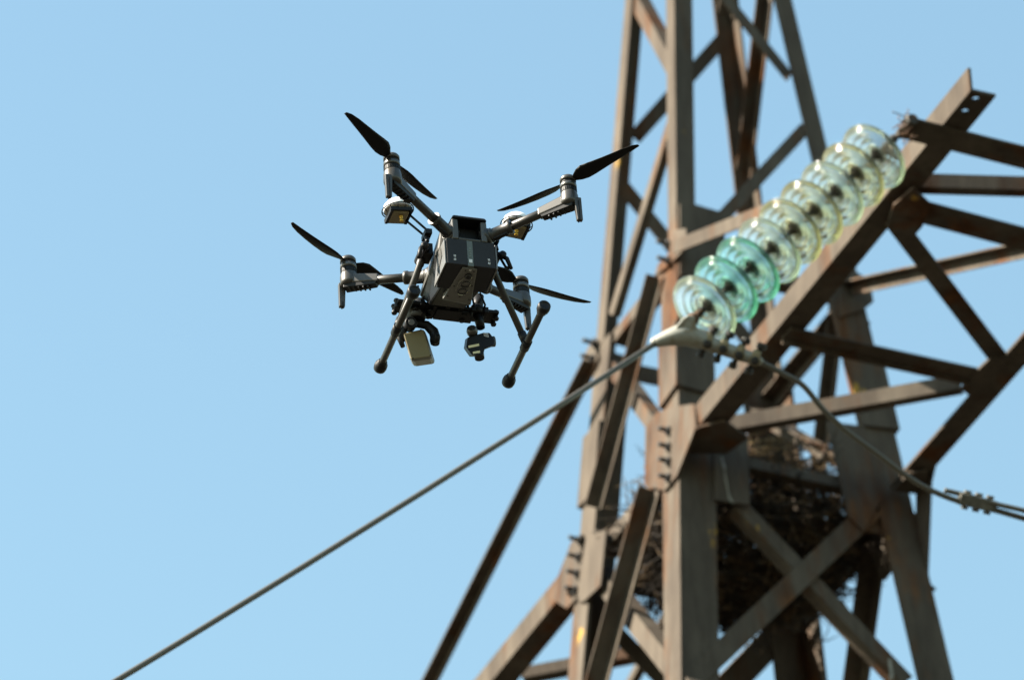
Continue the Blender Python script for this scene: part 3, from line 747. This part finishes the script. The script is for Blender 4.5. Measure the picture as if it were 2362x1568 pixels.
# landing gear
for s in (-1, 1):
    x_, zb = s * .170, -.323
    y0, y1 = .025 - .1625, .025 + .1625
    sk = dp(MB().tube([(x_, y0, zb), (x_, y1, zb)], .0092, 18), 'landing_skid', D_TUBE)
    for yy, d_ in ((y0, -1), (y1, 1)):
        f = MB().lathe((x_, yy - d_ * .022, zb), (0, d_, 0), [(.0098, 0), (.0125, .002), (.0130, .010), (.0165, .014), (.0172, .024), (.0160, .033), (.0110, .036), (.0100, .034), (.0020, .034)], 20)
        dp(f, 'rubber_foot', D_BLACK, sk)
    top_ = V((s * .090, .025, -.082)); bt_ = V((s * .169, .022, -.318))
    dirn = (bt_ - top_).normalized()
    sr = dp(MB().tube([top_, top_ + dirn * .03, top_ + dirn * .032, bt_], [.0105, .0105, .0088, .0088], 18), 'landing_strut', D_TUBE)
    t_ = MB().tube([(x_, .025 - .017, zb), (x_, .025 + .017, zb)], .0122, 16).tube([bt_ - dirn * .03, bt_], .0112, 16)
    dp(t_, 'tee_joint', D_BLACK, sr)
    # hinge block on the body side
    h = MB().box((s * .086, .015, -.078), (.03, 0, 0), (0, .045, 0), (0, 0, .036)).tube([(s * .094, -.02, -.082), (s * .094, .05, -.082)], .013, 14)
    h.tube([(s * .092, -.03, -.075), (s * .092, -.02, -.05), (s * .088, -.015, -.03)], .006, 8)
    dp(h, 'hinge_block', D_BLACK, sr, bevel=.002)
    lev = MB().tube([(s * .096, -.03, -.088), (s * .114, -.04, -.106), (s * .122, -.045, -.140)], [.008, .006, .005], 8).tube([(s * .098, -.03, -.095), (s * .112, -.03, -.125), (s * .122, -.045, -.140)], .0035, 8)
    lev.lathe((s * .103, -.034, -.096), (0, -1, 0), [(.0095, 0), (.0095, .012), (.004, .013)], 12)
    dp(lev, 'clamp_lever', D_BLACK, sr)
    # satellite antenna on two thin rods
    ac = V((s * .158, -.004, .032)); tilt = V((s * .10, -.06, 1)).normalized()
    ro = MB()
    for k_ in (-1, 1):
        ro.tube([V((s * .084, -.018 + k_ * .012, -.045)), ac + V((-s * .022, k_ * .014, -.014))], .0032, 8)
    ro.box((s * .089, -.018, -.045), (.018, 0, 0), (0, .04, 0), (0, 0, .014))
    an = dp(ro, 'antenna', D_BLACK)
    dome = MB().lathe(ac, tilt, [(.036, .000), (.0368, .008), (.034, .018), (.026, .0265), (.014, .0315), (.001, .033)], 32); dp(dome, 'antenna_dome', D_WHITE, an)
    ring = MB()
    ux = tilt.orthogonal().normalized(); uy = tilt.cross(ux)
    circ = [ac + tilt * .002 + (ux * math.cos(2 * math.pi * k_ / 40) + uy * math.sin(2 * math.pi * k_ / 40)) * .041 for k_ in range(41)]
    ring.tube(circ, .0016, 6, caps=False)
    for k_ in range(12):
        a = 2 * math.pi * k_ / 12; dd = ux * math.cos(a) + uy * math.sin(a)
        ring.tube([ac + dd * .041 + tilt * .002, ac + dd * .033 - tilt * .008], .0011, 6)
    fx = (V((1, 0, 0)) - tilt * tilt.x).normalized(); fy = tilt.cross(fx)
    for k_ in (-1, 1):
        ring.box(ac + fx * .026 * k_ - tilt * .014, fx * .007, fy * .062, tilt * .012)
        ring.box(ac + fy * .030 * k_ - tilt * .012, fx * .058, fy * .006, tilt * .010)
    dp(ring, 'antenna_cage', D_BLACK, an)
    bd = MB().hexa([ac + fx * a_ + fy * b_ - tilt * .022 for a_, b_ in ((-.021, -.025), (.021, -.025), (.021, .025), (-.021, .025))], [ac + fx * a_ + fy * b_ - tilt * .001 for a_, b_ in ((-.026, -.03), (.026, -.03), (.026, .03), (-.026, .03))])
    dp(bd, 'antenna_base', D_BOUNCE, an, bevel=.003)
    cn = MB().lathe(ac - tilt * .022 - fx * .002 * s - fy * .012, -tilt, [(.0055, 0), (.0055, .004), (.004, .005), (.004, .011), (.0046, .012), (.0046, .017)], 12)
    dp(cn, 'brass_connector', D_GOLD, an)

# gimbal plate and two cameras in front
pl = MB()
pl.abox(-.125, .145, .150, .200, -.139, -.130)
for k_ in range(7): pl.abox(-.10 + k_ * .034, -.088 + k_ * .034, .146, .204, -.143, -.126)
pl.abox(-.02, .075, .155, .20, -.146, -.139)
for x_ in (-.055, .0, .055):
    pl.tube([(x_, .13, -.112), (x_ * 1.2, .165, -.134)], .004, 8)
gp = dp(pl, 'gimbal_plate', D_BLACK, bevel=.0015)
for x_ in (-.125, -.075, -.035, .055, .100, .140):
    for y_ in (.165, .190):
        dmp = MB().lathe((x_, y_, -.134), (0, 0, 1), [(.0065, -.016), (.0080, -.012), (.0055, -.007), (.0055, .003), (.0080, .008), (.0065, .012)], 12)
        dp(dmp, 'damper', D_BLACK, gp)
for x0_, x1_ in ((-.125, -.060), (.085, .140)):
    for y_ in (.165, .190):
        dp(MB().box(((x0_ + x1_) / 2, y_, -.129), (x1_ - x0_, 0, 0), (0, .008, 0), (0, 0, .006)), 'damper_arm', D_BLACK, gp)

def gimbal_pos(px, y): # local point on the drone's plane y that is seen at px
    Mi = drone.matrix_world.inverted(); o_ = Mi @ CAM; d_ = Mi.to_3x3() @ ray(px)
    return o_ + d_ * ((y - o_.y) / d_.y)
# zoom camera, large pale box, looking away and down
z3 = lambda x, y: (627.8 + x * .24896, 492.1 + y * .24896)
z4 = lambda x, y: (967.2 + x * .27056, 475.1 + y * .27056)
yz = .185
g = MB().lathe(gimbal_pos(z3(1360, 900), yz), (.1, 0, 1), [(.016, -.03), (.020, -.02), (.020, .02), (.014, .032)], 20)
g.tube([gimbal_pos(z3(1300, 900), yz + .012), gimbal_pos(z3(1220, 1060), yz + .012), gimbal_pos(z3(1200, 1180), yz + .012)], [.013, .010, .008], 12)
zc = dp(g, 'gimbal_camera', D_BLACK)
zc['label'] = 'larger gimbal camera with beige underside tinted with golden ground bounce'
dp(MB().tube([gimbal_pos(z3(1305, 865), yz + .004), gimbal_pos(z3(1275, 930), yz + .002), gimbal_pos(z3(1255, 1010), yz + .004)], [.013, .016, .012], 16), 'gimbal_shaft', D_SIDE, zc)
dp(MB().lathe(gimbal_pos(z3(1330, 940), yz + .004), (0, 0, 1), [(.022, -.016), (.026, -.008), (.024, .006), (.018, .012)], 20), 'gimbal_joint', D_SHELL, zc)
cen = gimbal_pos(z3(1283, 1020), yz - .012)
dp(MB().lathe(cen, (-.05, -1, -.25), [(.0165, -.020), (.0165, .006), (.0150, .009), (.0100, .009), (.0095, .0075), (.0060, .0075)], 28), 'gimbal_motor', D_BLACK, zc)
dp(MB().lathe(cen, (-.05, -1, -.25), [(.0085, .0076), (.0085, .0100), (.0080, .0104)], 24), 'motor_cap', D_SIDE, zc)
yk = MB().tube([gimbal_pos(z3(*q), yz + .012) for q in ((1212, 1235), (1178, 1150), (1190, 1085), (1250, 1040), (1340, 1020), (1430, 1035), (1495, 1095), (1512, 1150), (1508, 1205))], [.006, .008, .009, .010, .011, .012, .0135, .0135, .012], 12)
yk.lathe(gimbal_pos(z3(1510, 1160), yz + .005), (1, .2, .05), [(.015, -.008), (.015, .006), (.011, .009)], 20)
dp(yk, 'gimbal_yoke', D_BLACK, zc)
tl, tr = gimbal_pos(z3(1205, 1105), yz), gimbal_pos(z3(1405, 1060), yz)
br, bl = gimbal_pos(z3(1490, 1335), yz), gimbal_pos(z3(1282, 1365), yz)
dn = V((.36, .86, .34)).normalized()
hb = MB().hexa([tl, tr, br, bl], [p + dn * .070 for p in (tl, tr, br, bl)])
dp(hb, 'camera_housing', D_SILVER, zc, bevel=.009)
tl2, tr2, br2, bl2 = (p.lerp((tl + tr + br + bl) / 4, .10) for p in (tl, tr, br, bl))
dp(MB().hexa([p - dn * .0022 for p in (tl2, tr2, br2, bl2)], [p + dn * .004 for p in (tl2, tr2, br2, bl2)]), 'cover_plate', D_BOUNCE, zc, bevel=.002)
cc = (tl + tr + br + bl) / 4
ln_ = MB().tube([cc + dn * .05, cc + dn * .068], .022, 24); dp(ln_, 'camera_lens', D_BLACK, zc)
for p in (tl.lerp(br, .08) + (tr - tl) * .02, tl.lerp(tr, .85) + (bl - tl) * .05, bl.lerp(tr, .06) + (br - bl) * .08, br.lerp(tl, .08)):
    dp(MB().lathe(p - dn * .0020, -dn, [(.0018, 0), (.0018, .0010)], 8), 'screw', D_BLACK, zc)
# small black camera on its own gimbal
y2 = .165
g2 = MB()
g2.tube([gimbal_pos(z4(505, 770), y2), gimbal_pos(z4(495, 900), y2)], [.014, .014], 16)
g2.lathe(gimbal_pos(z4(490, 900), y2), (0, 0, 1), [(.017, -.012), (.020, -.006), (.020, .008), (.016, .014)], 20)
g2.tube([gimbal_pos(z4(500, 930), y2), gimbal_pos(z4(525, 1040), y2)], [.013, .011], 14)
g2.tube([gimbal_pos(z4(470, 830), y2 - .01), gimbal_pos(z4(445, 900), y2 - .01), gimbal_pos(z4(440, 960), y2 - .01)], [.004, .004, .004], 8)
tc_ = dp(g2, 'gimbal_camera', D_BLACK)
tc_['label'] = 'smaller black gimbal camera with cream labels'
dp(MB().lathe(gimbal_pos(z4(450, 1065), y2), (-.3, -.8, .1), [(.008, -.016), (.0135, -.010), (.0150, 0), (.0130, .008), (.0080, .011)], 24), 'gimbal_motor', D_MOTOR, tc_)
a_ = [gimbal_pos(z4(*q), y2) for q in ((412, 1120), (545, 1080), (600, 1080), (645, 1140), (640, 1185), (560, 1215), (545, 1270), (450, 1270), (400, 1200))]
hs = MB().prism(a_, V((.004, .036, .020)))
ch_ = dp(hs, 'camera_housing', D_BLACK, tc_, bevel=.002)
dp(MB().lathe(gimbal_pos(z4(632, 1155), y2 + .02), (1, -.2, .1), [(.014, -.006), (.014, .003), (.011, .005)], 20), 'side_motor', D_SHELL, tc_)
l0 = gimbal_pos(z4(505, 1240), y2 + .02); l1 = gimbal_pos(z4(515, 1300), y2 + .02)
dp(MB().tube([l0, l1], [.0135, .0125], 20), 'camera_lens', D_LENS, tc_)
for q in (((418, 1190), (508, 1172), (511, 1192), (421, 1210)), ((456, 1242), (517, 1231), (519, 1250), (458, 1259))):
    dp(MB().prism([gimbal_pos(z4(*p), y2 - .0006) for p in q], (0, .001, 0)), 'cream_label', D_CREAM, tc_)
dp(MB().prism([gimbal_pos(z4(*p), y2 - .0006) for p in ((548, 1078), (585, 1086), (592, 1118), (552, 1108))], (0, .001, 0)), 'white_label', D_LABEL, tc_)
for k_ in range(3):
    dp(MB().prism([gimbal_pos(z4(*p), y2 - .0010) for p in ((555 + k_ * 10, 1084 + k_ * 2), (559 + k_ * 10, 1085 + k_ * 2), (563 + k_ * 10, 1106 + k_ * 2), (559 + k_ * 10, 1105 + k_ * 2))], (0, .0004, 0)), 'printed_line', D_BLACK, tc_)
# hanging cables and small links between body and plate
lk = MB()
for x_ in (-.10, -.06, .03, .075, .105):
    lk.tube([(x_ * .8, .11, -.112), (x_, .14, -.118 - .01 * random.random()), (x_, .165, -.134)], .0028, 8)
dp(lk, 'link_rod', D_BLACK, gp)
bpy.context.view_layer.update()
